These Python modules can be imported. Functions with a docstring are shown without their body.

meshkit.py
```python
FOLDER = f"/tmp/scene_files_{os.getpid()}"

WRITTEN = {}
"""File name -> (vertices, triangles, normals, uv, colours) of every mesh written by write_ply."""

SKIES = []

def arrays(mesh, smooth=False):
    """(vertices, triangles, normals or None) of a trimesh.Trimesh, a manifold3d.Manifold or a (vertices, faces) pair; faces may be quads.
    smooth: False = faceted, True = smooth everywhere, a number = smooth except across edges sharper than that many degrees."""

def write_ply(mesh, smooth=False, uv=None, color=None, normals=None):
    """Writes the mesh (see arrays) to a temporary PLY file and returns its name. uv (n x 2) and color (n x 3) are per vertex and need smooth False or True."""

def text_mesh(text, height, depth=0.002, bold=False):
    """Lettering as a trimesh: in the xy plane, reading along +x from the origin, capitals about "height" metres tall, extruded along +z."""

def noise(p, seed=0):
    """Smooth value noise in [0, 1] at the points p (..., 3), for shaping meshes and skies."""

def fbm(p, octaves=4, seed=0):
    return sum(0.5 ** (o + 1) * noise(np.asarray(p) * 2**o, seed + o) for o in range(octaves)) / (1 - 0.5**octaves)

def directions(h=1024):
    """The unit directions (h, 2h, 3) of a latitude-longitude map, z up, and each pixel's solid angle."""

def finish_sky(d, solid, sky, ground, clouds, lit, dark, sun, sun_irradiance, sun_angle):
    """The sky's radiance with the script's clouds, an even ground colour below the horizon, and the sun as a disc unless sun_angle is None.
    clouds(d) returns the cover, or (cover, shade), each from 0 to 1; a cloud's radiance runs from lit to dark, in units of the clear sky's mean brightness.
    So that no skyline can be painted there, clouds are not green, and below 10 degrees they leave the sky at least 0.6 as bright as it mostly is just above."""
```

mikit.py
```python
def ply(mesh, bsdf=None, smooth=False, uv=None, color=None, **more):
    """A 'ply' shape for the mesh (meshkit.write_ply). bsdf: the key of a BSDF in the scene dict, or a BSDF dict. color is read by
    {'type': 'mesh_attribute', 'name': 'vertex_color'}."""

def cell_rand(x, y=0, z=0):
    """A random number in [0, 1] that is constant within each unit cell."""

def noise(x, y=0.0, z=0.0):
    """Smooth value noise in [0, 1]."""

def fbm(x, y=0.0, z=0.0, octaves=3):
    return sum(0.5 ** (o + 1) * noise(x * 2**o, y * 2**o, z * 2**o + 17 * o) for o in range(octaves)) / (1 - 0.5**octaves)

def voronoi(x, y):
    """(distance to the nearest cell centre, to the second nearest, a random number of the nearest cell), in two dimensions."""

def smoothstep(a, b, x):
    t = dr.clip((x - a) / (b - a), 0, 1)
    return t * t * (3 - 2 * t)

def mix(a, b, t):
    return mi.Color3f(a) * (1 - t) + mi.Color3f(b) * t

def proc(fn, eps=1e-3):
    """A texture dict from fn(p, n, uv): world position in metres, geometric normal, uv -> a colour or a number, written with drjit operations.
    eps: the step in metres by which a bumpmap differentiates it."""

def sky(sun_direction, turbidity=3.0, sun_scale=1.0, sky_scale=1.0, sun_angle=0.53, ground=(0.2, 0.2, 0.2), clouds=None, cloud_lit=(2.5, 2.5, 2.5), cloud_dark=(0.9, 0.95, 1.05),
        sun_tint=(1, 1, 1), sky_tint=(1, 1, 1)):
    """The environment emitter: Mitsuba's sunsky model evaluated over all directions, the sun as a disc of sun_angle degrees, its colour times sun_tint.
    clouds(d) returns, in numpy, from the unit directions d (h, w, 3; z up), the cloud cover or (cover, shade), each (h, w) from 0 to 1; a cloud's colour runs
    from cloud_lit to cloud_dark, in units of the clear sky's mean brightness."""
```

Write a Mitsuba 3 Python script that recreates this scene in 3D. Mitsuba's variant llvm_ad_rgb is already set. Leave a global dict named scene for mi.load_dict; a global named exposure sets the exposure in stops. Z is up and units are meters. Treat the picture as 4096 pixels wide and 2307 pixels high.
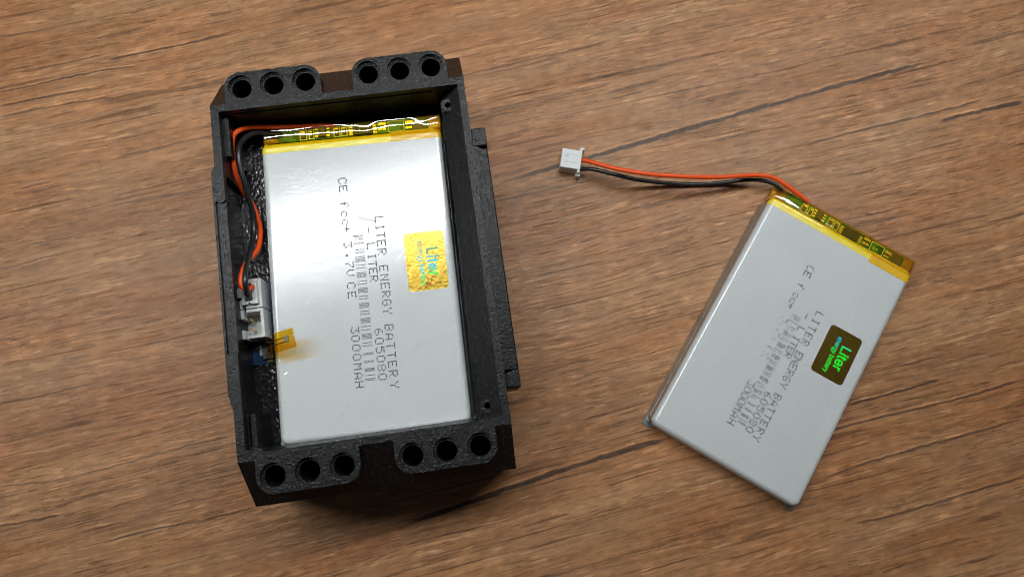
import math
import numpy as np
import trimesh
import shapely
from shapely.geometry import Polygon, Point, LineString, box as sbox
import manifold3d as m3
import drjit as dr
import mitsuba as mi
import mikit
import meshkit
from mikit import noise, fbm, voronoi, cell_rand, smoothstep, mix, proc

rng = np.random.default_rng(7)
T = mi.ScalarTransform4f
scene, labels = {}, {}
MM = 0.001                      # every object below is drawn in millimetres and put into the scene in metres

# ---------------------------------------------------------------- camera, light, exposure
eye = np.array([25.652, -42.584, 220.136]) * MM
fwd = np.array([0.059547, 0.16713, -0.984135])
up = np.array([0.13156, 0.975971, 0.173704])
scene['camera'] = {'type': 'perspective', 'fov': 68.39, 'fov_axis': 'x', 'near_clip': 0.005, 'far_clip': 20.0,
                   'to_world': T().look_at(origin=eye.tolist(), target=(eye + fwd).tolist(), up=up.tolist())}
exposure = 0.0
LAMP = 44.5
AMBIENT = (0.030, 0.030, 0.030)
scene['room_light'] = {'type': 'constant', 'radiance': {'type': 'rgb', 'value': list(AMBIENT)}}
# a long bar lamp half a metre above the table, up and to the left of the objects
lamp_c, lamp_dir, lamp_len, lamp_w = np.array([50.0, 144.0, 430.0]), math.radians(8.5), 860.0, 25.0


# ---------------------------------------------------------------- helpers
def as_tm(m):
    if hasattr(m, 'to_mesh'):
        q = m.to_mesh()
        m = trimesh.Trimesh(q.vert_properties[:, :3], q.tri_verts, process=False)
    elif isinstance(m, (tuple, list)):
        v, f, _ = meshkit.arrays(m)
        m = trimesh.Trimesh(v, f, process=False)
    return m


def key_for(name):
    if name not in scene and not any(k.startswith(name + '__') for k in scene):
        return name
    i = 1
    while True:
        k = f'{name}_{i:03d}'
        if k not in scene and not any(q.startswith(k + '__') for q in scene):
            return k
        i += 1


class Frame:
    """a placement: rotation about z, then a shift, in millimetres"""
    def __init__(self, loc=(0, 0, 0), deg=0.0):
        self.loc, self.a = np.array(loc, float), math.radians(deg)

    def __call__(self, v):
        c, s = math.cos(self.a), math.sin(self.a)
        v = np.asarray(v, float)
        return np.stack([v[:, 0] * c - v[:, 1] * s, v[:, 0] * s + v[:, 1] * c, v[:, 2]], 1) + self.loc


WORLD = Frame()


def put(name, mesh, bsdf, parent=None, frame=WORLD, smooth=False, color=None, **more):
    m = as_tm(mesh).copy()
    m.vertices = frame(m.vertices) * MM
    k = key_for(parent + '__' + name if parent else name)
    scene[k] = mikit.ply(m, bsdf, smooth=smooth, color=color, **more)
    return k


def B(x0, x1, y0, y1, z0, z1):
    return m3.Manifold.cube([x1 - x0, y1 - y0, z1 - z0]).translate([x0, y0, z0])


def rbox(x0, x1, y0, y1, z0, z1, r=0.2):
    """a box with rounded edges"""
    s = m3.Manifold.sphere(r, 12)
    pts = [s.translate([x, y, z]) for x in (x0 + r, x1 - r) for y in (y0 + r, y1 - r) for z in (z0 + r, z1 - r)]
    return m3.Manifold.batch_hull(pts)


def extrude(poly, h, z0=0.0):
    polys = getattr(poly, 'geoms', [poly])
    rings = []
    for p in polys:
        rings.append(np.asarray(p.exterior.coords)[:-1])
        rings += [np.asarray(i.coords)[:-1] for i in p.interiors]
    cs = m3.CrossSection([r.tolist() for r in rings], m3.FillRule.EvenOdd)
    return m3.Manifold.extrude(cs, h).translate([0, 0, z0])


def prism_x(pts_yz, x0, x1):
    """a profile in y and z, drawn out along x"""
    m = extrude(Polygon(pts_yz), x1 - x0)
    return m.transform(np.array([[0, 0, 1, x0], [1, 0, 0, 0], [0, 1, 0, 0]], float))


def prism_y(pts_xz, y0, y1):
    m = extrude(Polygon(pts_xz), y1 - y0)
    return m.transform(np.array([[1, 0, 0, 0], [0, 0, -1, y1], [0, 1, 0, 0]], float))


def cyl(x, y, r, z0, z1, n=40, r2=None):
    return m3.Manifold.cylinder(z1 - z0, r, r if r2 is None else r2, n).translate([x, y, z0])


def spline(pts, n):
    from scipy.interpolate import CubicSpline
    p = np.asarray(pts, float)
    t = np.r_[0, np.cumsum(np.linalg.norm(np.diff(p, axis=0), axis=1) ** 0.5)]
    return CubicSpline(t, p)(np.linspace(0, t[-1], n))


def tube(pts, r, n=120, sides=14, caps=True):
    p = spline(pts, n)
    t = np.gradient(p, axis=0)
    t /= np.linalg.norm(t, axis=1, keepdims=True)
    a = np.cross(t[0], [0, 0, 1.0])
    a /= np.linalg.norm(a)
    rows = []
    ang = np.arange(sides) * 2 * np.pi / sides
    for i in range(n):
        a = a - t[i] * (a @ t[i])
        a /= np.linalg.norm(a)
        b = np.cross(t[i], a)
        rows.append(p[i] + r * (np.cos(ang)[:, None] * a + np.sin(ang)[:, None] * b))
    v = np.vstack(rows + [p[:1], p[-1:]])
    f = []
    for i in range(n - 1):
        for j in range(sides):
            k = (j + 1) % sides
            q = [i * sides + j, i * sides + k, (i + 1) * sides + k, (i + 1) * sides + j]
            f += [[q[0], q[1], q[2]], [q[0], q[2], q[3]]]
    e = n * sides
    for j in range(sides):
        k = (j + 1) % sides
        f += [[e, k, j], [e + 1, (n - 1) * sides + j, (n - 1) * sides + k]]
    m = trimesh.Trimesh(v, f, process=False)
    trimesh.repair.fix_normals(m)
    return m


def sheet(X, Y, Z):
    """a grid of points as a surface"""
    n, m = X.shape
    v = np.stack([X.ravel(), Y.ravel(), Z.ravel()], 1)
    i, j = np.meshgrid(np.arange(n - 1), np.arange(m - 1), indexing='ij')
    q = np.stack([i * m + j, (i + 1) * m + j, (i + 1) * m + j + 1, i * m + j + 1], -1).reshape(-1, 4)
    return trimesh.Trimesh(v, np.vstack([q[:, [0, 1, 2]], q[:, [0, 2, 3]]]), process=False)


def rgb(*c):
    return {'type': 'rgb', 'value': list(c)}


def mat(name, color, rough=0.4, spec=0.5, bump=None, bump_scale=1.0, **more):
    b = {'type': 'principled', 'base_color': color if isinstance(color, dict) else rgb(*color), 'roughness': rough, 'specular': spec, **more}
    if bump is not None:
        b = {'type': 'bumpmap', 'arbitrary': bump, 'scale': bump_scale, 'bsdf': b}
    scene[name] = {'type': 'twosided', 'bsdf': b}
    return name


# ---------------------------------------------------------------- materials
CA, SA = math.cos(math.radians(6.0)), math.sin(math.radians(6.0))
# dark vessel streaks of this board: (middle along the grain, half length, cubic across the grain, half width, strength), mm
STREAKS = [(115.9, 76.5, (-0.89, -0.42, 4.58, 27.37), 0.80, .97), (168.4, 33, (0.7, -0.04, 0.13, 13.74), 0.42, .8), (196.9, 15.5, (0.23, -0.14, -0.13, 10.91), 0.75, .95),
           (32.5, 42, (-0.67, -0.88, 3.0, -64.11), 0.78, .97), (140.4, 16, (0.0, 0.12, 0.21, -66.2), 0.4, .9), (148.3, 33, (0.86, 0.63, -0.72, -72.36), 0.36, .8),
           (144.2, 33, (0.79, -0.5, 0.16, -82.98), 0.36, .75), (142.4, 28, (-0.79, 0.56, 0.59, -99.04), 0.38, .75), (-78.2, 23, (-0.86, -0.88, 0.19, 86.29), 0.3, .75),
           (-85.4, 15, (0.2, -0.21, -0.4, 81.45), 0.3, .75), (-79.3, 14, (-0.3, 0.13, 0.21, 91.07), 0.24, .6), (-46.1, 20, (0.7, 0.58, -0.11, 89.12), 0.34, .75),
           (-83.0, 18, (0.0, -0.4, -0.67, 77.9), 0.3, .65), (-66.2, 22, (0.9, 0.03, -1.19, -51.81), 0.28, .7), (-80.8, 34, (-2.58, 1.36, 1.1, -31.82), 0.26, .6),
           (-107.1, 9, (0.0, 0.26, -0.66, -40.78), 0.3, .8), (60, 30, (0.3, -0.2, 0.4, 60.0), 0.4, .5), (96, 26, (0.2, 0.3, -0.2, 49.0), 0.7, .45), (64, 22, (-.3, .2, .4, 46.5), 0.8, .4)]


def grain(p):
    X, Y = p.x * 1000, p.y * 1000
    return X * CA + Y * SA, Y * CA - X * SA


def warp(p):
    u, v = grain(p)
    return u, v, v + 3.0 * (noise(u / 60, v / 26, 3.0) - 0.5) + 0.8 * (noise(u / 17, v / 6, 5.0) - 0.5) + 0.16 * (noise(u / 2.5, v / 1.5, 6.0) - 0.5)


def wood_color(p, n, uv):
    u, v, w = warp(p)
    streak, edge = mi.Float(0), mi.Float(0)
    for um, hs, (a, b, c, d), wd, st in STREAKS:
        t = (u - um) / hs
        tc = dr.clip(t, -1.05, 1.05)
        c0 = ((a * tc + b) * tc + c) * tc + d
        off = v + 0.35 * (noise(u / 2.2, um, 9.0) - 0.5) - c0
        on = smoothstep(1.0, 0.8, dr.abs(t))
        width = wd * (0.62 + 0.6 * noise(u / 9, um, 2.0)) * on
        streak = dr.maximum(streak, on * st * smoothstep(width + 0.16, width * 0.55, dr.abs(off)) * (0.75 + 0.25 * noise(u / 1.2, v * 4, 4.0)))
        edge = dr.maximum(edge, on * st * smoothstep(0.5, 0.1, dr.abs(off - width - 0.35)))
    broad = fbm(u / 75, w / 10, 1.0, octaves=3)
    band = fbm(u / 44, w / 2.6, 41.0, octaves=3)
    t = dr.clip(0.5 + 1.0 * (broad - 0.5) + 1.0 * (band - 0.5), 0, 1)
    c = mix((0.268, 0.122, 0.052), (0.372, 0.192, 0.092), t)
    c = c * mix((1.05, 0.96, 0.88), (0.96, 1.03, 1.09), noise(u / 24, v / 7, 71.0))
    mott = noise(u / 2.6, v / 1.7, 95.0) * 0.6 + noise(u / 1.3, v / 1.1, 96.0) * 0.4
    c = c * (0.84 + 0.32 * mott)
    fine = noise(u / 7.0, w / 0.52, 51.0)
    fine2 = noise(u / 3.4, w / 0.38, 52.0)
    # short crisp flecks along the grain
    wj = w + 0.22 * (noise(u / 1.1, v / 0.9, 97.0) - 0.5)
    row = dr.floor(wj / 0.31)
    fl = cell_rand(u / 2.7 + 61 * cell_rand(row, 5, 1), row, 2)
    row2 = dr.floor(wj / 0.5 + 0.3)
    fl2 = cell_rand(u / 6.0 + 47 * cell_rand(row2, 8, 1), row2, 4)
    much = smoothstep(0.3, 0.7, noise(u / 20, v / 6, 98.0))
    c = c * (0.70 + 0.20 * fine + 0.16 * fine2 + 0.14 * fl + 0.10 * fl2)
    c = mix(c, c * 1.25 + mi.Color3f(0.04, 0.030, 0.018), 0.55 * smoothstep(0.90, 0.97, fl) * (0.3 + 0.7 * much))
    c = c * (1 - 0.30 * smoothstep(0.08, 0.04, fl) * (0.2 + 0.8 * much)) * (1 - 0.22 * smoothstep(0.06, 0.03, fl2))
    zone = smoothstep(0.34, 0.66, noise(u / 42, w / 9, 11.0))
    light = smoothstep(0.68, 0.92, noise(u / 5.5, w / 0.5, 81.0)) * smoothstep(0.35, 0.7, noise(u / 16, w / 4, 83.0))
    c = mix(c, c * 1.25 + mi.Color3f(0.10, 0.072, 0.042), 0.65 * light)
    l1 = smoothstep(0.80, 0.92, noise(u / 30, w / 0.80, 21.0))
    l2 = smoothstep(0.74, 0.88, noise(u / 13, w / 0.52, 31.0)) * (0.45 + 0.55 * zone)
    l3 = smoothstep(0.70, 0.86, noise(u / 6.0, w / 0.42, 33.0)) * (0.20 + 0.80 * zone)
    c = c * (1 - 0.42 * l1) * (1 - 0.26 * l2) * (1 - 0.18 * l3)
    c = c * (1 + 0.28 * edge)
    return mix(c, mi.Color3f(0.040, 0.027, 0.021), streak)


def wood_height(p, n, uv):
    u, v, w = warp(p)
    return 0.00006 * (noise(u / 7.0, w / 0.52, 51.0) + 0.6 * noise(u / 3.4, w / 0.38, 52.0) - smoothstep(0.74, 0.88, noise(u / 13, w / 0.52, 31.0)))


mat('wood', proc(wood_color), rough=0.42, spec=0.24, bump=proc(wood_height, eps=1e-4), bump_scale=1.0)


def plastic_height(p, n, uv):
    X, Y, Z = p.x * 1000, p.y * 1000, p.z * 1000
    top = n.z > 0.93
    # the last layer of a print: short worm-like strokes
    q = noise(X / 0.44, Y / 0.44, 3.0)
    worm = dr.abs(q - 0.5) * 1.6
    weave = 0.9 * cell_rand(X / 0.9 + 0.7 * cell_rand(0, Y / 1.3, 3), Y / 1.3, 7) * smoothstep(0.0, 0.25, dr.abs(X / 0.9 - dr.floor(X / 0.9) - 0.5))
    layer = 0.30 * noise(X / 2.2, Y / 2.2, Z / 0.3)
    return 0.00010 * dr.select(top, dr.select(Z < 26, weave, worm), layer)


def plastic_color(p, n, uv):
    X, Y, Z = p.x * 1000, p.y * 1000, p.z * 1000
    k = noise(X / 0.36, Y / 0.36, Z / 0.36)
    c = mix((0.004, 0.004, 0.0045), (0.015, 0.015, 0.016), smoothstep(0.45, 0.85, k))
    # glittering specks in the filament
    g = cell_rand(X / 0.28, Y / 0.28, Z / 0.28)
    return c + mi.Color3f(0.07, 0.07, 0.07) * smoothstep(0.985, 1.0, g)


mat('black_plastic', proc(plastic_color), rough=0.36, spec=0.26, bump=proc(plastic_height, eps=6e-5), bump_scale=0.75)


DENTS = [(95.2, -32.9, 0.8, 1.0), (96.3, -32.6, 0.5, -0.7), (93.0, -39.0, 0.6, 1.0), (101.5, -58.0, 0.5, 0.8), (-21.4, -23.7, 0.5, 1.0), (17.8, -38.2, 0.7, 0.8), (-6.0, -41.6, 0.5, 0.8), (120.0, -50.0, 0.5, 0.6)]
SCRATCHES = [(104.9, -22.85, 112.6, -23.9, 0.16), (-1.46, 15.3, 0.87, 12.98, 0.2), (0.87, 12.98, 4.27, 11.73, 0.2), (9.4, 14.8, 8.2, 18.4, 0.14), (88.0, -40.0, 94.0, -46.5, 0.14), (-12.0, 3.0, -8.6, 1.6, 0.12)]


def foil_height(p, n, uv):
    X, Y = p.x * 1000, p.y * 1000
    h = 0.000009 * (noise(X / 0.30, Y / 0.30, 1.0) + 1.0 * noise(X / 0.85, Y / 0.85, 4.0)) + 0.000020 * noise(X / 6, Y / 9, 2.0)
    # handling marks: small dents and fine scratches
    for x, y, r, d in DENTS:
        h = h - d * 0.00007 * dr.exp(-(dr.square(X - x) + dr.square(Y - y)) / (r * r))
    for xa, ya, xb, yb, r in SCRATCHES:
        l2 = (xb - xa) ** 2 + (yb - ya) ** 2
        t = dr.clip(((X - xa) * (xb - xa) + (Y - ya) * (yb - ya)) / l2, 0, 1)
        d2 = dr.square(X - xa - t * (xb - xa)) + dr.square(Y - ya - t * (yb - ya))
        h = h - 0.000022 * dr.exp(-d2 / (r * r))
    return h


def weave_height(p, n, uv):
    X, Y = p.x * 1000, p.y * 1000
    row = dr.floor(Y / 1.1)
    return 0.00010 * (noise(X / 0.55, Y / 0.9 + 0.35 * cell_rand(dr.floor(X / 0.55), 3), 2.0) + 0.5 * noise(X / 0.5, Y / 0.5, 6.0)) + 0.00004 * cell_rand(X / 0.8 + cell_rand(row, 1), row, 4)


mat('glossy_black', (0.008, 0.008, 0.009), rough=0.2, spec=0.55, bump=proc(weave_height, eps=6e-5), bump_scale=1.0)


def foil_color(p, n, uv):
    X, Y = p.x * 1000, p.y * 1000
    k = noise(X / 0.35, Y / 0.35, 5.0) * 0.5 + noise(X / 9, Y / 12, 6.0) * 0.5
    speck = smoothstep(0.965, 0.985, noise(X / 0.45, Y / 0.45, 15.0))
    return mix((0.515, 0.545, 0.545), (0.57, 0.60, 0.60), k) * (1 - 0.3 * speck)


scene['foil'] = {'type': 'twosided', 'bsdf': {'type': 'bumpmap', 'arbitrary': proc(foil_height, eps=6e-5), 'scale': 1.0, 'bsdf': {
    'type': 'blendbsdf', 'weight': 0.055,
    'first': {'type': 'principled', 'base_color': proc(foil_color), 'roughness': 0.66, 'specular': 0.2, 'metallic': 0.20},
    'second': {'type': 'roughconductor', 'material': 'Al', 'distribution': 'beckmann', 'alpha': 0.038}}}}
mat('foil_edge', (0.44, 0.47, 0.48), rough=0.28, metallic=0.9)
mat('ink', (0.035, 0.045, 0.055), rough=0.5)
mat('ink_faded', (0.16, 0.18, 0.19), rough=0.5)


def yellow_color(p, n, uv):
    X, Y = p.x * 1000, p.y * 1000
    return mix((0.66, 0.54, 0.030), (0.74, 0.63, 0.06), noise(X / 1.1, Y / 1.1, 3.0))


def tape_height(p, n, uv):
    X, Y = p.x * 1000, p.y * 1000
    return 0.00003 * noise(X / 1.4, Y / 0.7, 3.0)


mat('yellow_tape', proc(yellow_color), rough=0.26, spec=0.5, clearcoat=0.6, clearcoat_gloss=0.9, bump=proc(tape_height, eps=6e-5))
mat('amber_tape', (0.62, 0.37, 0.012), rough=0.24, spec=0.5, clearcoat=0.7, clearcoat_gloss=0.92, bump=proc(tape_height, eps=6e-5))


def backing_color(p, n, uv):
    X, Y, Z = p.x * 1000, p.y * 1000, p.z * 1000
    return mix((0.16, 0.075, 0.008), (0.50, 0.27, 0.02), fbm(X / 2.2, Y / 2.2, Z / 2.0, octaves=2))


mat('amber_backing', proc(backing_color), rough=0.25, spec=0.5, clearcoat=0.5, clearcoat_gloss=0.9, bump=proc(tape_height, eps=6e-5), bump_scale=3.0)
scene['clear_tape'] = {'type': 'thindielectric', 'int_ior': 1.62, 'specular_transmittance': rgb(0.97, 0.84, 0.24)}


def board_color(p, n, uv):
    X, Y = p.x * 1000, p.y * 1000
    return mix((0.014, 0.085, 0.016), (0.045, 0.20, 0.030), smoothstep(0.45, 0.6, noise(X / 1.3, Y / 0.9, 4.0)))


mat('green_board', proc(board_color), rough=0.3, spec=0.5)
mat('blue_board', (0.006, 0.030, 0.085), rough=0.22, spec=0.5)
mat('chip_black', (0.03, 0.03, 0.032), rough=0.4)
mat('chip_brown', (0.10, 0.075, 0.05), rough=0.4)
mat('gold_pad', (0.85, 0.58, 0.18), rough=0.3, metallic=0.85)
mat('silk', (0.75, 0.70, 0.45), rough=0.5)
mat('tin', (0.75, 0.74, 0.70), rough=0.25, metallic=0.9)
mat('brass', (0.85, 0.60, 0.25), rough=0.25, metallic=0.9)
mat('white_nylon', (0.56, 0.575, 0.565), rough=0.42, spec=0.45)
mat('nylon_dark', (0.10, 0.09, 0.085), rough=0.5)
mat('red_wire', (0.72, 0.075, 0.007), rough=0.38, spec=0.45)
mat('black_wire', (0.012, 0.013, 0.014), rough=0.33, spec=0.5)
scene['orange_film'] = {'type': 'thindielectric', 'int_ior': 1.6, 'specular_transmittance': rgb(0.93, 0.53, 0.035)}
mat('copper_trace', (0.075, 0.030, 0.006), rough=0.4)


def gold_height(p, n, uv):
    X, Y = p.x * 1000, p.y * 1000
    return 0.00006 * (noise(X / 0.45, Y / 0.45, 2.0) + 0.6 * noise(X / 1.2, Y / 1.2, 7.0))


def gold_color(p, n, uv):
    X, Y = p.x * 1000, p.y * 1000
    q = dr.abs(noise(X / 0.8, Y / 0.8, 13.0) - 0.5)
    scr = smoothstep(0.045, 0.015, q) * smoothstep(0.55, 0.68, noise(X / 2.3, Y / 2.3, 17.0))
    return mix((0.30, 0.20, 0.030), (0.15, 0.05, 0.009), 0.85 * scr)


mat('gold_foil', proc(gold_color), rough=0.24, metallic=0.93, bump=proc(gold_height, eps=6e-5), bump_scale=0.32)
scene['hologram'] = {'type': 'twosided', 'bsdf': {'type': 'principled', 'base_color': {'type': 'mesh_attribute', 'name': 'vertex_color'}, 'roughness': 0.3, 'specular': 0.3}}


# ---------------------------------------------------------------- the lamp (above the frame) and the table
c, s = math.cos(lamp_dir), math.sin(lamp_dir)
lf = Frame(lamp_c, math.degrees(lamp_dir))
hl, hw = lamp_len / 2, lamp_w / 2
tubev = np.array([[-hl, -hw, 0], [hl, -hw, 0], [hl, hw, 0], [-hl, hw, 0]], float)
scene['bar_lamp__diffuser'] = mikit.ply((lf(tubev) * MM, np.array([[0, 2, 1], [0, 3, 2]])), 'white_nylon', emitter={'type': 'area', 'radiance': rgb(LAMP * 0.97, LAMP * 1.0, LAMP * 1.0)})
put('housing', rbox(-hl - 6, hl + 6, -hw - 4, hw + 4, 1.0, 22, 2.0), 'white_nylon', 'bar_lamp', lf)
labels['bar_lamp'] = {'label': 'long white bar lamp hanging above the wooden table, out of view', 'category': 'lamp'}

put('tabletop', B(-620, 780, -560, 560, -30, 0), 'wood')
labels['tabletop'] = {'label': 'brown wood-grain tabletop with dark streaks under the case and the batteries', 'kind': 'structure'}


# ---------------------------------------------------------------- the black printed case
def stairs(x0, z0, x1, z1, n):
    """a slope as a printer makes it: one small step for each layer"""
    out = []
    for k in range(n):
        xa, xb = x0 + (x1 - x0) * k / n, x0 + (x1 - x0) * (k + 1) / n
        z = z0 + (z1 - z0) * (k + 1) / n
        out += [(xa, z - 0.16 * (1 if x1 > x0 else 0.6)), (xb, z)]
    return out


body = prism_x([(-55, 0), (55, 0), (55, 28.6), (43.9, 40), (-43.9, 40), (-55, 28.6)], -31.9, 31.9)
cav = B(-29.9, 25.2, -41.35, 42.1, 25, 42) + prism_y([(24.9, 32.4), *stairs(25.2, 32.6, 30.1, 38.9, 16), (30.1, 42), (24.9, 42)], -41.75, 42.1)
cav += B(-29.9, -22, -41.35, 42.1, 23, 26)                                   # the deeper wire channel on the left
cav += B(-31.2, -22, -28, 26, 23, 38)                                        # widened behind the side pad
cav += prism_x([(-42.2, 40.001), (-42.2, 41), (-41, 41), (-41, 36.5), (-41.35, 36.5)], -26.2, 24.4)   # chamfer of the near inner edge
notch = B(-32.3, -29, -18.5, 19.0, 39.3, 42)
lip = cyl(-31.0, 19.6, 1.05, 36.0, 40)
pad = extrude(Polygon([(-31.0, 28.6), (-31.9, 28.2), (-32.85, 26.6), (-32.85, -28.3), (-31.9, -32.3), (-31.0, -32.6)]), 40)
shell = (body + pad) - cav
shell = (shell - notch) + lip
ledges = B(-29.95, -28.5, 31.4, 42.2, 23, 37) + B(-29.95, -28.0, -41.4, -33.0, 23, 36.6) - B(-29.6, -29.1, -40.6, -33.6, 35.4, 38)
shell += ledges
for x, y in ((27.0, 38.6), (26.9, -38.9)):
    shell += cyl(x, y, 1.75, 30, 35.8 if y > 0 else 35.6, 32) ^ B(24.9, 30.3, -41.9, 42.3, 20, 40)
    shell -= cyl(x, y, 0.78, 24, 41, 28)
holes = [(x, y) for y in (48, -48) for x in (-24, -16, -8, 8, 16, 24)]
for x, y in holes:
    shell -= cyl(x, y, 2.45, 14, 41)
put('shell', shell, 'black_plastic', 'battery_case')
for y in (1, -1):
    for x0 in (-24, 8):
        out = Polygon([(x0 - 4, 43.9 * y), (x0 + 20, 43.9 * y)] + [(x0 + 20, 48 * y)] + [(x0 - 4, 48 * y)]).union(
            shapely.union_all([Point(x0, 48 * y).buffer(4, 24), Point(x0 + 16, 48 * y).buffer(4, 24)]).convex_hull)
        out = out.intersection(sbox(-40, 43.9, 40, 60) if y > 0 else sbox(-40, -60, 40, -43.9))
        # an uneven printed outline
        crd = np.array(shapely.segmentize(out, 0.5).exterior.coords)[:-1]
        wob = (meshkit.fbm(np.c_[crd * 0.9, np.full(len(crd), x0)], 2, seed=3) - 0.5) * 0.35
        crd[:, 1] += np.where(np.abs(crd[:, 1]) > 44.2, wob * y, 0)
        beam = extrude(Polygon(crd), 8.5, 31.5) - body
        for k in range(3):
            x = x0 + 8 * k
            beam -= cyl(x, 48 * y, 2.45, 20, 41)
            beam -= cyl(x, 48 * y, 3.12, 39.15, 41)
            beam -= cyl(x, 48 * y, 2.85, 38.75, 39.2)
        put('hole_beam', beam, 'black_plastic', 'battery_case')
rail = prism_y([(31.9, 10), (35.7, 14), (35.7, 34.2), *stairs(35.5, 33.6, 31.9, 36.4, 8)], -31, 26.5)
put('side_rail', rail, 'black_plastic', 'battery_case')
put('rail_end', rbox(31.9, 35.75, 26.5, 31.4, 14, 36.0, 0.3), 'black_plastic', 'battery_case')
put('rail_end', rbox(31.9, 35.75, -35.6, -31, 14, 34.2, 0.5), 'black_plastic', 'battery_case')
put('channel_floor', B(-31.1, -23.9, 1.4, 25.9, 23.02, 23.7) + B(-29.8, -23.9, 25.9, 42.0, 23.02, 23.7), 'glossy_black', 'battery_case')
put('channel_floor', B(-29.8, -23.9, -41.2, -20.4, 23.02, 23.7), 'glossy_black', 'battery_case')
put('ridge', rbox(-27, 23.6, 41.8, 42.35, 37.2, 37.75, 0.12), 'black_plastic', 'battery_case')
labels['battery_case'] = {'label': 'open black plastic case with rows of round holes, holding a silver battery', 'category': 'case'}
labels['battery_case__side_rail'] = {'label': 'long stepped rail on the outer right side of the case'}
labels['battery_case__hole_beam'] = {'label': 'block with three round holes at the far left of the case'}
labels['battery_case__hole_beam_001'] = {'label': 'block with three round holes at the far right of the case'}
labels['battery_case__hole_beam_002'] = {'label': 'block with three round holes at the near left of the case'}
labels['battery_case__hole_beam_003'] = {'label': 'block with three round holes at the near right of the case'}

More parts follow.
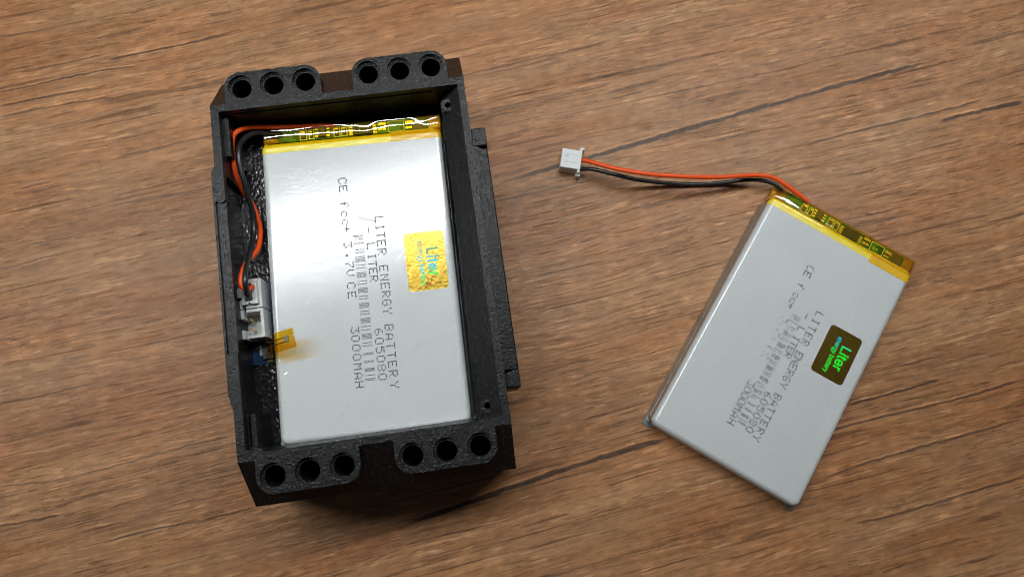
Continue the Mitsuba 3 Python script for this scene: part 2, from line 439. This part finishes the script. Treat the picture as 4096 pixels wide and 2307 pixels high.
# ---------------------------------------------------------------- dot matrix print
GLYPH = {
    'L': ['10000', '10000', '10000', '10000', '10000', '10000', '11111'],
    'I': ['01110', '00100', '00100', '00100', '00100', '00100', '01110'],
    'T': ['11111', '00100', '00100', '00100', '00100', '00100', '00100'],
    'E': ['11111', '10000', '10000', '11110', '10000', '10000', '11111'],
    'R': ['11110', '10001', '10001', '11110', '10100', '10010', '10001'],
    'N': ['10001', '11001', '10101', '10101', '10011', '10001', '10001'],
    'G': ['01110', '10001', '10000', '10111', '10001', '10001', '01110'],
    'Y': ['10001', '10001', '01010', '00100', '00100', '00100', '00100'],
    'B': ['11110', '10001', '10001', '11110', '10001', '10001', '11110'],
    'A': ['00100', '01010', '10001', '10001', '11111', '10001', '10001'],
    '6': ['00110', '01000', '10000', '11110', '10001', '10001', '01110'],
    '0': ['01110', '10001', '10001', '10001', '10001', '10001', '01110'],
    '5': ['11111', '10000', '11110', '00001', '00001', '10001', '01110'],
    '8': ['01110', '10001', '10001', '01110', '10001', '10001', '01110'],
    'C': ['01110', '10001', '10000', '10000', '10000', '10001', '01110'],
    'f': ['00110', '01001', '01000', '11100', '01000', '01000', '01000'],
    'c': ['00000', '00000', '01110', '10001', '10000', '10001', '01110'],
    '+': ['00000', '00100', '00100', '11111', '00100', '00100', '00000'],
    '3': ['11111', '00010', '00100', '00010', '00001', '10001', '01110'],
    '.': ['00000', '00000', '00000', '00000', '01100', '01100', '00000'],
    '7': ['11111', '00001', '00010', '00100', '01000', '01000', '01000'],
    'V': ['10001', '10001', '10001', '10001', '10001', '01010', '00100'],
    'M': ['10001', '11011', '10101', '10101', '10001', '10001', '10001'],
    'H': ['10001', '10001', '10001', '11111', '10001', '10001', '10001'],
    '-': ['00000', '00000', '00000', '00000', '11111', '00000', '00000']}
DISC = np.array([[math.cos(t), math.sin(t)] for t in np.arange(7) * 2 * np.pi / 7])


def dots_mesh(pts, r, z, joins=()):
    """small round dots of ink that run into their neighbours, very slightly proud of the surface"""
    v, f = [], []
    for k, (x, y) in enumerate(pts):
        rr = r * (0.9 + 0.2 * rng.random())
        top = np.c_[np.array([x, y]) + DISC * rr, np.full(7, z + 0.018)]
        bot = np.c_[np.array([x, y]) + DISC * rr * 1.05, np.full(7, z + 0.002)]
        b = len(v)
        v += top.tolist() + bot.tolist()
        f += [[b, b + i, b + i + 1] for i in range(1, 6)]
        for i in range(7):
            j = (i + 1) % 7
            f += [[b + i, b + 7 + i, b + 7 + j], [b + i, b + 7 + j, b + j]]
    for a, c in joins:
        a, c = np.array(pts[a]), np.array(pts[c])
        d = (c - a) / np.linalg.norm(c - a)
        q = np.array([-d[1], d[0]]) * r * 0.62
        b = len(v)
        v += [[*(a - q), z + .012], [*(c - q), z + .012], [*(c + q), z + .012], [*(a + q), z + .012]]
        f += [[b, b + 1, b + 2], [b, b + 2, b + 3]]
    return trimesh.Trimesh(np.array(v), f, process=False)


def ink(pts, z):
    return dots_mesh(pts, .165, z, near(pts, .40))


def near(pts, lim):
    """pairs of dots that touch"""
    from scipy.spatial import cKDTree
    return sorted(cKDTree(np.array(pts)).query_pairs(lim))


def text_dots(text, ys, x0, x1, slant=0.0, col=0.335, drop=None):
    """text runs towards -y; the top of a letter points to +x. ys: (index, y) pairs of known letters"""
    idx, yy = zip(*ys)
    out = []
    for i, ch in enumerate(text):
        if ch == ' ':
            continue
        y = np.interp(i, idx, yy)
        for r, row in enumerate(GLYPH[ch]):
            for q, on in enumerate(row):
                if on == '1' and (drop is None or rng.random() > drop(i)):
                    x = x1 + (x0 - x1) * r / 6
                    out.append((x + rng.normal(0, .012), y - q * col + slant * (6 - r) + rng.normal(0, .015)))
    return out


BARS = [179, 190, 208, 240, 290, 312, 346, 358, 370, 382, 410, 432, 470, 481, 492, 503, 535, 556, 590, 600, 610, 621, 650, 671, 705, 715, 725, 736, 765, 786, 820, 830, 840, 851,
        880, 905, 940, 950, 961, 971, 1004, 1025, 1080, 1091, 1139, 1150, 1194, 1203, 1213, 1245, 1270, 1281]

# ---------------------------------------------------------------- flat pouch batteries
def pouch(w, y0, y1, h, re=1.35, rc=2.0, grow=0.0):
    """a rounded slab as a convex hull of rings"""
    pts = []
    for k in np.linspace(0, math.pi / 2, 7):
        ins, dz = re * (1 - math.sin(k)), re * (1 - math.cos(k))
        for zz in (dz, h - dz):
            q = sbox(-w / 2 + ins, y0 + ins, w / 2 - ins, y1 - ins)
            r = max(rc - ins, 0.5)
            q = q.buffer(-r).buffer(r, 10) if grow == 0 else q.buffer(-r).buffer(r + grow, 10)
            cc = np.array(q.exterior.coords)[:-1]
            zq = zz if grow == 0 else (zz + grow if zz > h / 2 else zz - grow)
            pts.append(np.c_[cc, np.full(len(cc), zq)])
    return m3.Manifold.hull_points(np.vstack(pts))


def film(seed, amp, crest):
    """the clear amber tape over the circuit board: one gently buckled skin from the cell's top edge down round the end"""
    from scipy.ndimage import gaussian_filter1d
    ys = np.r_[np.linspace(38.75, 44.6, 90), np.linspace(44.7, 45.5, 10)]
    xs = np.r_[np.linspace(-24.0, -23.2, 6), np.linspace(-23.0, 23.0, 240), np.linspace(23.2, 24.0, 6)]
    X, Y = np.meshgrid(xs, ys, indexing='ij')
    P = np.stack([X, Y, np.zeros_like(X)], -1)
    wav = meshkit.fbm(P * [0.07, 0.0, 1], 2, seed=seed + 3) - 0.5
    t = np.clip(Y - 40.5 + 1.6 * wav, 0, 4.2)
    base = gaussian_filter1d(np.interp(Y, [38.75, 39.5, 40.5, 44.4, 44.9, 45.5], [6.32, 6.2, 4.85, 4.85, 3.6, 0.9]), 3.0, axis=1)
    inside = np.clip((Y - 40.2) / 0.8, 0, 1) * np.clip((44.6 - Y) / 0.6, 0, 1)
    sag = -0.14 * t + (0.28 * 4 / np.pi * (1 - np.cos(np.pi * t / 4)) if crest else 0.043 * t * t)
    w1 = meshkit.fbm(P * [0.13, 0.26, 1], 2, seed=seed) - 0.5
    w2 = meshkit.noise(P * [0.5, 0.5, 1], seed=seed + 20) - 0.5
    Z = base + inside * (sag + amp * w1 + 0.012 * w2)
    side = np.clip((np.abs(X) - 23.0) / 1.0, 0, 1)
    Z = Z * (1 - side ** 2) + side ** 2 * 0.8
    Z = np.maximum(Z, np.where((np.abs(X) < 22) & (Y < 44.4), 4.22, 0.6))
    return sheet(X, Y, Z)


def flap(sgn, xa, za, xb, zb, y0, y1, seed, wave):
    """the folded seam along a long side: a thin strip leaning outwards against the cell, its upper edge wavy"""
    ys = np.linspace(y0, y1, 160)
    n = meshkit.fbm(np.c_[ys * 0.09, np.zeros((160, 2))], 3, seed=seed) - 0.5
    end = np.clip((ys - y0) / 2.5, 0, 1) ** 0.5
    t = 0.16
    nx, nz = (za - zb), (xb - xa)
    ln = math.hypot(nx, nz)
    nx, nz = nx / ln * t, nz / ln * t
    prof = [(xa + wave * n, za + 0 * ys), (xa + nx + wave * n, za + nz + 0.05 + 0 * ys), ((xa + xb) / 2 + nx * 1.6 + 0 * ys, (za + zb) / 2 + nz + 0 * ys), (xb + nx + 0 * ys, zb + nz + 0 * ys), (xb + 0 * ys, zb + 0 * ys)]
    prof.append(prof[0])
    X = np.stack([sgn * (22.6 + (q[0] - 22.6) * end) for q in prof], 1)
    Z = np.stack([q[1] for q in prof], 1)
    return sheet(X, np.repeat(ys[:, None], len(prof), 1), Z)


def battery(frame, seed, sticker, anchors, label, amp, overlap_y):
    root = key_for('pouch_battery')
    scene[root + '__cell'] = None
    del scene[root + '__cell']
    labels[root] = {'label': label, 'category': 'battery', 'group': 'flat silver pouch batteries'}
    H = 6.0
    cell = pouch(46.8, -37.3, 40.2, H)
    first = put('cell', cell, 'foil', root, frame, smooth=35)
    for sgn, k, ya in ((-1, 0, -37.0), (1, 4, -36.0)):
        put('side_seam', flap(sgn, 22.95, 4.75, 24.15, 1.0, ya, 38.2, seed + k, 0.22), 'foil_edge', root, frame, smooth=40)
        put('side_seam', flap(sgn, 23.85, 2.6, 24.5, 0.25, -37.5, 38.0, seed + k + 2, 0.10), 'foil_edge', root, frame, smooth=40)
    for sgn in (-1, 1):
        put('corner_fold', extrude(Polygon([(sgn * 21.0, -36.9), (sgn * 24.5, -35.4), (sgn * 24.6, -38.0), (sgn * 22.4, -38.1)]), .35, .35 if sgn < 0 else .2), 'foil_edge', root, frame)
    # tape
    grown = pouch(46.8, -37.3, 40.2, H, grow=0.07)
    band = grown ^ B(-30, 30, 37.25, 60, -0.02, 9)
    put('tape_band', band, 'yellow_tape', root, frame, smooth=35)
    labels[root + '__tape_band'] = {'label': 'opaque yellow tape band along the end of the cell'}
    over = pouch(46.8, -37.3, 40.2, H, grow=0.14) ^ extrude(Polygon([(10.1, overlap_y), (10.35, overlap_y + 0.9), (9.9, 50), (30, 50), (30, overlap_y + .05)]), 10, -0.02)
    put('tape_overlap', over, 'amber_tape', root, frame, smooth=35)
    labels[root + '__tape_overlap'] = {'label': 'darker strip where the yellow tape overlaps'}
    put('tape_backing', rbox(-23.6, 23.6, 39.8, 45.0, 0.4, 2.70, 0.4), 'amber_backing', root, frame, smooth=35)
    # circuit board with its parts
    cb = put('circuit_board', B(-19.4, 20.3, 40.45, 44.35, 2.8, 3.35), 'green_board', root, frame)
    zt = 3.37
    for (x0, x1, y0, y1, h, mt) in [(-8.8, -6.9, 41.4, 44.2, .7, 'chip_brown'), (0.4, 5.4, 40.9, 43.7, .75, 'chip_black')]:
        put('chip', rbox(x0, x1, y0, y1, zt, zt + h, 0.1), mt, cb, frame)
    pads = []
    for x0 in (-9.8, -6.75):
        for k in range(3):
            pads.append(B(x0, x0 + .85, 41.55 + k * .95, 42.0 + k * .95, zt, zt + .25))
    for x0 in (-.75, 5.55):
        for k in range(4):
            pads.append(B(x0, x0 + 1.0, 41.15 + k * .65, 41.5 + k * .65, zt, zt + .22))
    for (x0, y0) in ((7.0, 41.7), (8.1, 41.7), (7.0, 43.1)):
        pads.append(B(x0, x0 + (2.1 if y0 > 43 else .9), y0, y0 + .75, zt, zt + .3))
    pads.append(B(14.2, 16.6, 41.4, 42.0, zt, zt + .28))
    pads.append(B(14.2, 16.4, 42.5, 43.5, zt, zt + .45))
    for k, q in enumerate(pads):
        put('solder_pad', q, 'gold_pad', cb, frame)
    for (x0, x1, y0, y1) in [(-13.8, -11.9, 41.0, 43.9), (-11.4, -10.0, 41.1, 43.8), (-4.9, -3.1, 41.0, 44.0), (-2.8, -1.2, 41.1, 44.0)]:
        ring = B(x0, x1, y0, y1, zt, zt + .12) - B(x0 + .22, x1 - .22, y0 + .22, y1 - .22, zt - 1, zt + 1)
        put('outline', ring, 'silk', cb, frame)
        put('resistor', rbox(x0 + .4, x1 - .4, y0 + .5, y1 - .5, zt, zt + .5, .08), 'chip_brown', cb, frame)
        put('resistor_end', B(x0 + .4, x1 - .4, y1 - .95, y1 - .6, zt, zt + .54), 'gold_pad', cb, frame)
    put('outline', B(9.6, 13.9, 40.9, 44.0, zt, zt + .1) - B(9.8, 13.7, 41.1, 43.8, zt - 1, zt + 1), 'silk', cb, frame)
    put('metal_tab', rbox(15.9, 19.9, 40.5, 44.2, zt, zt + .45, .15), 'chip_brown', cb, frame)
    mt = meshkit.text_mesh('80-40L' if seed < 50 else '5/9', .85, .05)
    mt.apply_translation([5.2, 40.1, zt + .02] if seed < 50 else [10.3, 41.8, zt + .02])
    put('marking', mt, 'silk', cb, frame)
    put('clear_tape', film(seed, amp, seed < 50), 'clear_tape', root, frame, smooth=True)
    labels[root + '__clear_tape'] = {'label': 'clear amber tape wrinkled over the circuit board'}
    # print, one part for each line
    A = anchors
    put('printed_text', ink(text_dots('LITER ENERGY BATTERY', A['l1'], A['x1'][0], A['x1'][1]), H), 'ink', root, frame)
    put('printed_text', ink(text_dots('- LITER      605080', A['l2'], A['x2'][0], A['x2'][1]), H), 'ink', root, frame)
    y0, y1 = A['bars']
    pts = []
    for bq in BARS:
        y = y0 + (bq - 179) * (y1 - y0) / 1102
        for k in range(8):
            if A['fade'] and rng.random() < 0.10:
                continue
            pts.append((A['xb'][0] + (A['xb'][1] - A['xb'][0]) * k / 7, y + rng.normal(0, .012)))
    put('barcode', dots_mesh(pts, .125, H, [(i, i + 1) for i in range(len(pts) - 1) if abs(pts[i][1] - pts[i + 1][1]) < .1 and abs(pts[i][0] - pts[i + 1][0]) < .45]), 'ink', root, frame)
    drop = (lambda i: 0.62 if 8 <= i <= 16 else 0.05) if A['fade'] else None
    put('printed_text', ink(text_dots('CE fcc+ 3.7V CE   3000MAH', A['l4'], A['x4'][0], A['x4'][1], drop=drop), H), 'ink', root, frame)
    # sticker: corners in the battery's own frame
    sx0, sx1, sy0, sy1, sang = sticker
    sf = Frame(frame(np.array([[(sx0 + sx1) / 2, (sy0 + sy1) / 2, H]]))[0], math.degrees(frame.a) + sang)
    w, l = (sx1 - sx0) / 2, (sy1 - sy0) / 2
    pl = extrude(sbox(-w, -l, w, l).buffer(-1.1).buffer(1.1, 10), .07, .01)
    st = put('gold_sticker', pl, 'gold_foil', root, sf)
    labels[st] = {'label': 'gold foil sticker with shiny green lettering'}
    for txt, ht, xa, yt, yb in (('Liter', 2.9, 0.35, 3.3, -4.2), ('energy battery', 1.4, -1.75, 5.2, -6.2)):
        tm = meshkit.text_mesh(txt, ht, .05, bold=True)
        tm = tm.subdivide().subdivide()
        b = tm.bounds
        v = tm.vertices.copy()
        ln = (v[:, 0] - b[0, 0]) / (b[1, 0] - b[0, 0])
        tm.vertices = np.c_[xa + v[:, 1], yt + (yb - yt) * ln, .09 + v[:, 2]]
        cy, gr, ol = np.array([.05, .62, .80]), np.array([.03, .86, .10]), np.array([.16, .36, .22])
        if seed < 50:
            c1 = np.clip((ln - .15) / .35, 0, 1)[:, None]
            c2 = np.clip((ln - .6) / .3, 0, 1)[:, None]
            col = (ol * (1 - c1) + cy * c1) * (1 - c2) + gr * c2
        else:
            sh = 0.12 if txt == 'Liter' else 0.42
            c2 = np.clip(ln / sh, 0, 1)[:, None]
            col = (np.array([.02, .46, .74]) if ht < 2 else np.array([.03, .75, .35])) * (1 - c2) + np.array([.01, .95, .04]) * c2
        put('lettering', tm, 'hologram', st, sf, smooth=False, color=col)
    return root


def plug_end(root, frame):
    """the white two-pole plug lying on the table"""
    cfg = put('plug', (rbox(-3.1, 3.0, -3.0, 3.0, 0.15, 4.9, .22) + rbox(2.2, 3.1, -3.9, 3.9, 0.1, 4.6, .3))
              - B(1.2, 4, 0.35, 2.15, 1.0, 4.0) - B(1.2, 4, -2.15, -0.35, 1.0, 4.0) - rbox(-2.0, 2.0, -1.4, -1.1, 4.78, 5.4, .1) - rbox(-2.0, 2.0, 1.1, 1.4, 4.78, 5.4, .1) - rbox(-2.2, -.9, -.9, .9, 4.7, 5.6, .3), 'white_nylon', root, frame, smooth=25)
    labels[cfg] = {'label': 'white two-pole plastic plug at the end of the wires'}
    put('key_rib', rbox(2.0, 3.5, -4.5, -3.5, 0.2, 3.2, .4), 'white_nylon', cfg, frame, smooth=25)
    put('key_rib', rbox(2.0, 3.7, 3.3, 4.3, 0.9, 4.5, .4), 'white_nylon', cfg, frame, smooth=25)
    for y in (1.2, -1.2):
        put('contact', B(1.0, 2.3, y - .55, y + .55, 1.3, 1.9), 'tin', cfg, frame)


F1 = Frame((0.0, -4.6, 25.0), -1.3)
b1 = battery(F1, 12, (11.1, 21.3, -3.05, 12.15, 0.4),
             dict(l1=[(0, 17.35), (3, 11.07), (4, 8.8), (6, 4.42), (7, 2.1), (11, -6.6), (13, -10.78), (17, -20.0), (18, -22.34), (19, -25.2)], x1=(4.33, 6.33),
                  l2=[(0, 14.9), (2, 10.61), (3, 7.9), (13, -11.6), (14, -13.9), (18, -22.85)], x2=(1.7, 3.6), bars=(13.03, -24.0), xb=(-1.5, .78),
                  l4=[(0, 28.65), (1, 26.55), (3, 22.2), (4, 19.7), (5, 17.5), (6, 15.7), (8, 11.6), (9, 8.6), (10, 6.3), (11, 4.2), (13, 0.9), (14, -1.5), (18, -10.5), (19, -12.6), (22, -19.66), (23, -21.95), (24, -24.1)],
                  x4=(-4.12, -2.25), fade=False),
             'silver pouch battery with a bright gold sticker, lying inside the black case', 0.46, 37.3)
F2 = Frame((113.5, -34.6, 0.05), -38.26)
b2 = battery(F2, 64, (9.1, 19.2, -0.75, 14.4, 0.8),
             dict(l1=[(0, 15.3), (4, 6.0), (6, 2.0), (7, 0.1), (11, -8.2), (13, -12.0), (17, -20.6), (19, -25.3)], x1=(3.6, 5.65),
                  l2=[(0, 12.95), (2, 8.7), (3, 5.7), (6, .2), (13, -13.0), (18, -24.2)], x2=(0.93, 2.83), bars=(10.9, -24.6), xb=(-2.2, .2),
                  l4=[(0, 26.3), (1, 24.4), (3, 20.1), (4, 17.0), (5, 15.0), (6, 13.4), (8, 8.7), (14, -3), (18, -12.5), (19, -14.5), (22, -20.4), (23, -22.6), (24, -24.8)],
                  x4=(-4.7, -2.75), fade=True),
             'silver pouch battery with a dark gold sticker, lying directly on the wooden table', 0.35, 36.45)

RED1 = [[-3.5, 39.7, 28.0], [-7.0, 40.3, 28.3], [-15.0, 40.6, 29.4], [-23.6, 40.9, 31], [-26.8, 40.0, 32.5], [-28.5, 38.2, 33.5], [-29.0, 35.4, 34], [-29.1, 32.7, 33.8], [-29.1, 29.0, 32.6], [-28.9, 26.0, 30.2],
        [-28.6, 24.3, 27.5], [-27.3, 21.7, 26], [-26.3, 18.3, 26], [-25.7, 14.8, 26.5], [-25.7, 11.9, 27.5], [-26.1, 8.5, 29.4], [-27.4, 5.5, 32.6], [-28.3, 2.7, 35], [-28.9, 0.1, 36], [-28.8, -2.0, 36], [-28.0, -2.6, 35], [-27.4, -1.9, 33], [-27.3, -1.6, 31]]
BLK1 = [[-17.5, 39.0, 28.4], [-20.8, 39.4, 29.3], [-23.4, 39.5, 30.5], [-25.5, 38.2, 32], [-26.9, 36.0, 33.3], [-27.4, 33.4, 34.2], [-27.4, 29.7, 34], [-27.0, 25.7, 33], [-26.8, 22.3, 31.5], [-26.4, 19.1, 30], [-26.5, 16.2, 29],
        [-26.8, 13.0, 29], [-27.1, 9.6, 30.6], [-27.4, 5.4, 33.4], [-27.6, 1.4, 36.2], [-27.7, -1.8, 36.6], [-28.0, -3.9, 34], [-28.1, -4.3, 31.5]]
put('red_wire', tube(RED1, .66, 240), 'red_wire', b1, smooth=True)
put('black_wire', tube(BLK1, .68, 220), 'black_wire', b1, smooth=True)
RED2 = [[63.8, 30.8, 2.6], [65.8, 30.1, 3.6], [68.3, 28.6, 5], [73.3, 25.6, 7], [78.3, 23.3, 8.5], [84.1, 21.5, 9], [90.4, 20.2, 9], [97.0, 19.2, 8.5], [103.8, 18.6, 7.5], [110.8, 18.4, 6.5], [115.5, 18.3, 5.8], [119.1, 17.7, 5.5], [122.6, 16.2, 5.2],
        [125.6, 13.6, 4.9], [128.6, 10.9, 4.4], [131.0, 8.3, 4.2]]
BLK2 = [[62.9, 28.4, 2.4], [64.6, 27.7, 3.2], [66.8, 27.0, 4.5], [69.6, 25.7, 5.5], [74.1, 23.8, 5.8], [78.9, 22.2, 5], [85.3, 21.0, 3.2], [92.3, 20.0, 1.6], [96.9, 19.4, 1.0], [102.7, 18.8, 0.9], [108.0, 18.4, 1.4], [112.5, 18.1, 2.6],
        [115.8, 17.6, 3.4], [119.1, 16.7, 3.8], [121.9, 15.3, 4], [123.9, 13.0, 4]]
put('red_wire', tube(RED2, .66, 200), 'red_wire', b2, smooth=True)
put('black_wire', tube(BLK2, .64, 200), 'black_wire', b2, smooth=True)
plug_end(b2, Frame((61.9, 30.7, 0.0), -17.0))

# ---------------------------------------------------------------- the small board in the case: sockets, and the plug of the inner battery
cbk = 'charging_board'
put('board', B(-31.1, -22.6, -20.3, 1.3, 23.05, 24.0), 'blue_board', cbk)
labels[cbk] = {'label': 'small dark blue circuit board with white sockets beside the battery inside the case', 'category': 'circuit board'}


def socket(y0, pins):
    x0, x1, y1, z0, z1 = -31.2, -25.55, y0 + 7.4, 24.02, 31.05
    s = rbox(x0, x1, y0, y1, z0, z1, .12) - B(x0 + .85, x1 - .75, y0 + .75, y1 - .75, 26.0, 32)
    s -= B(x0 - 1, x0 + 1.2, y0 + 2.25, y1 - 2.25, 25.2, 32)
    s -= B(x0 + .75, x0 + 1.45, y0 - 1, y1 + 1, 28.5, 32)
    k = put('socket', s, 'white_nylon', cbk, smooth=20)
    if pins:
        for y in (y0 + 2.4, y0 + 4.9):
            put('pin', rbox(-29.25, -28.75, y - .28, y + .28, 25.5, 30.3, .1), 'brass', k)
    return k


socket(-14.3, True)
socket(-6.65, False)
pr = (rbox(-30.3, -26.35, -5.85, 0.05, 26.05, 32.3, .15) + rbox(-31.5, -30.2, -3.9, -1.6, 28, 32.2, .15) - B(-29.4, -27.55, -2.7, -0.55, 29.6, 33) - B(-29.4, -27.55, -5.0, -3.05, 29.6, 33)
      - extrude(Polygon([(-29.1, -6.2), (-28.4, -5.2), (-27.7, -6.2)]), 4, 30))
pk = put('plug', pr, 'white_nylon', b1, smooth=20)
labels[pk] = {'label': 'white plastic plug pushed into the upper socket'}
put('contact', B(-29.2, -27.8, -2.5, -0.8, 29.62, 30.0), 'brass', pk)
put('contact', B(-29.2, -27.8, -4.85, -3.2, 29.62, 30.0), 'brass', pk)
put('connector', rbox(-28.3, -25.6, -19.2, -14.95, 24.02, 25.1, .1), 'chip_black', cbk)
put('connector_outline', B(-29.2, -28.5, -18.0, -15.5, 24.02, 24.12), 'tin', cbk)
put('solder_joint', rbox(-27.4, -26.0, -19.9, -19.5, 24.02, 24.5, .15), 'tin', cbk)
put('solder_joint', rbox(-30.0, -29.6, -16.2, -15.7, 24.02, 24.5, .15), 'tin', cbk)

# the loose strip of orange film
cl = spline([[-27.2, -17.0, 25.4], [-25.8, -17.0, 29.0], [-23.6, -16.95, 33.8], [-20.8, -16.8, 36.6], [-16.7, -16.4, 38.2]], 40)
tn = np.gradient(cl, axis=0)
tn /= np.linalg.norm(tn, axis=1, keepdims=True)
sd = np.cross([0, 0, 1.0], tn)
sd /= np.linalg.norm(sd, axis=1, keepdims=True)
wid = np.linspace(-2.4, 2.4, 13)
endcut = np.clip((np.arange(40) - 37.5) / 2, 0, 1)
P3 = cl[:, None] + sd[:, None] * (wid[None, :, None] * (1 - .12 * endcut[:, None, None] ** 2)) + np.array([0, 0, .25]) * (1 - (wid / 2.25) ** 2)[None, :, None]
put('film', sheet(P3[..., 0], P3[..., 1], P3[..., 2]), 'orange_film', 'orange_film_strip', smooth=True)
up_n = np.cross(tn, sd)
for off, (i0, i1) in ((0.55, (14, 36)), (-0.55, (14, 36))):
    tr = [cl[i] + sd[i] * (off if i > 18 else off * 1.9) + up_n[i] * .42 for i in range(i0, i1, 3)]
    put('trace', tube(tr, .13, 40, 6), 'copper_trace', 'orange_film_strip', smooth=True)
ci = cl[35] + up_n[35] * .45
put('sensor_chip', rbox(ci[0] - .5, ci[0] + .5, ci[1] - .75, ci[1] + .75, ci[2] - .2, ci[2] + .3, .1), 'chip_brown', 'orange_film_strip')
labels['orange_film_strip'] = {'label': 'small orange translucent strip with two dark lines reaching over the battery', 'category': 'flexible strip'}
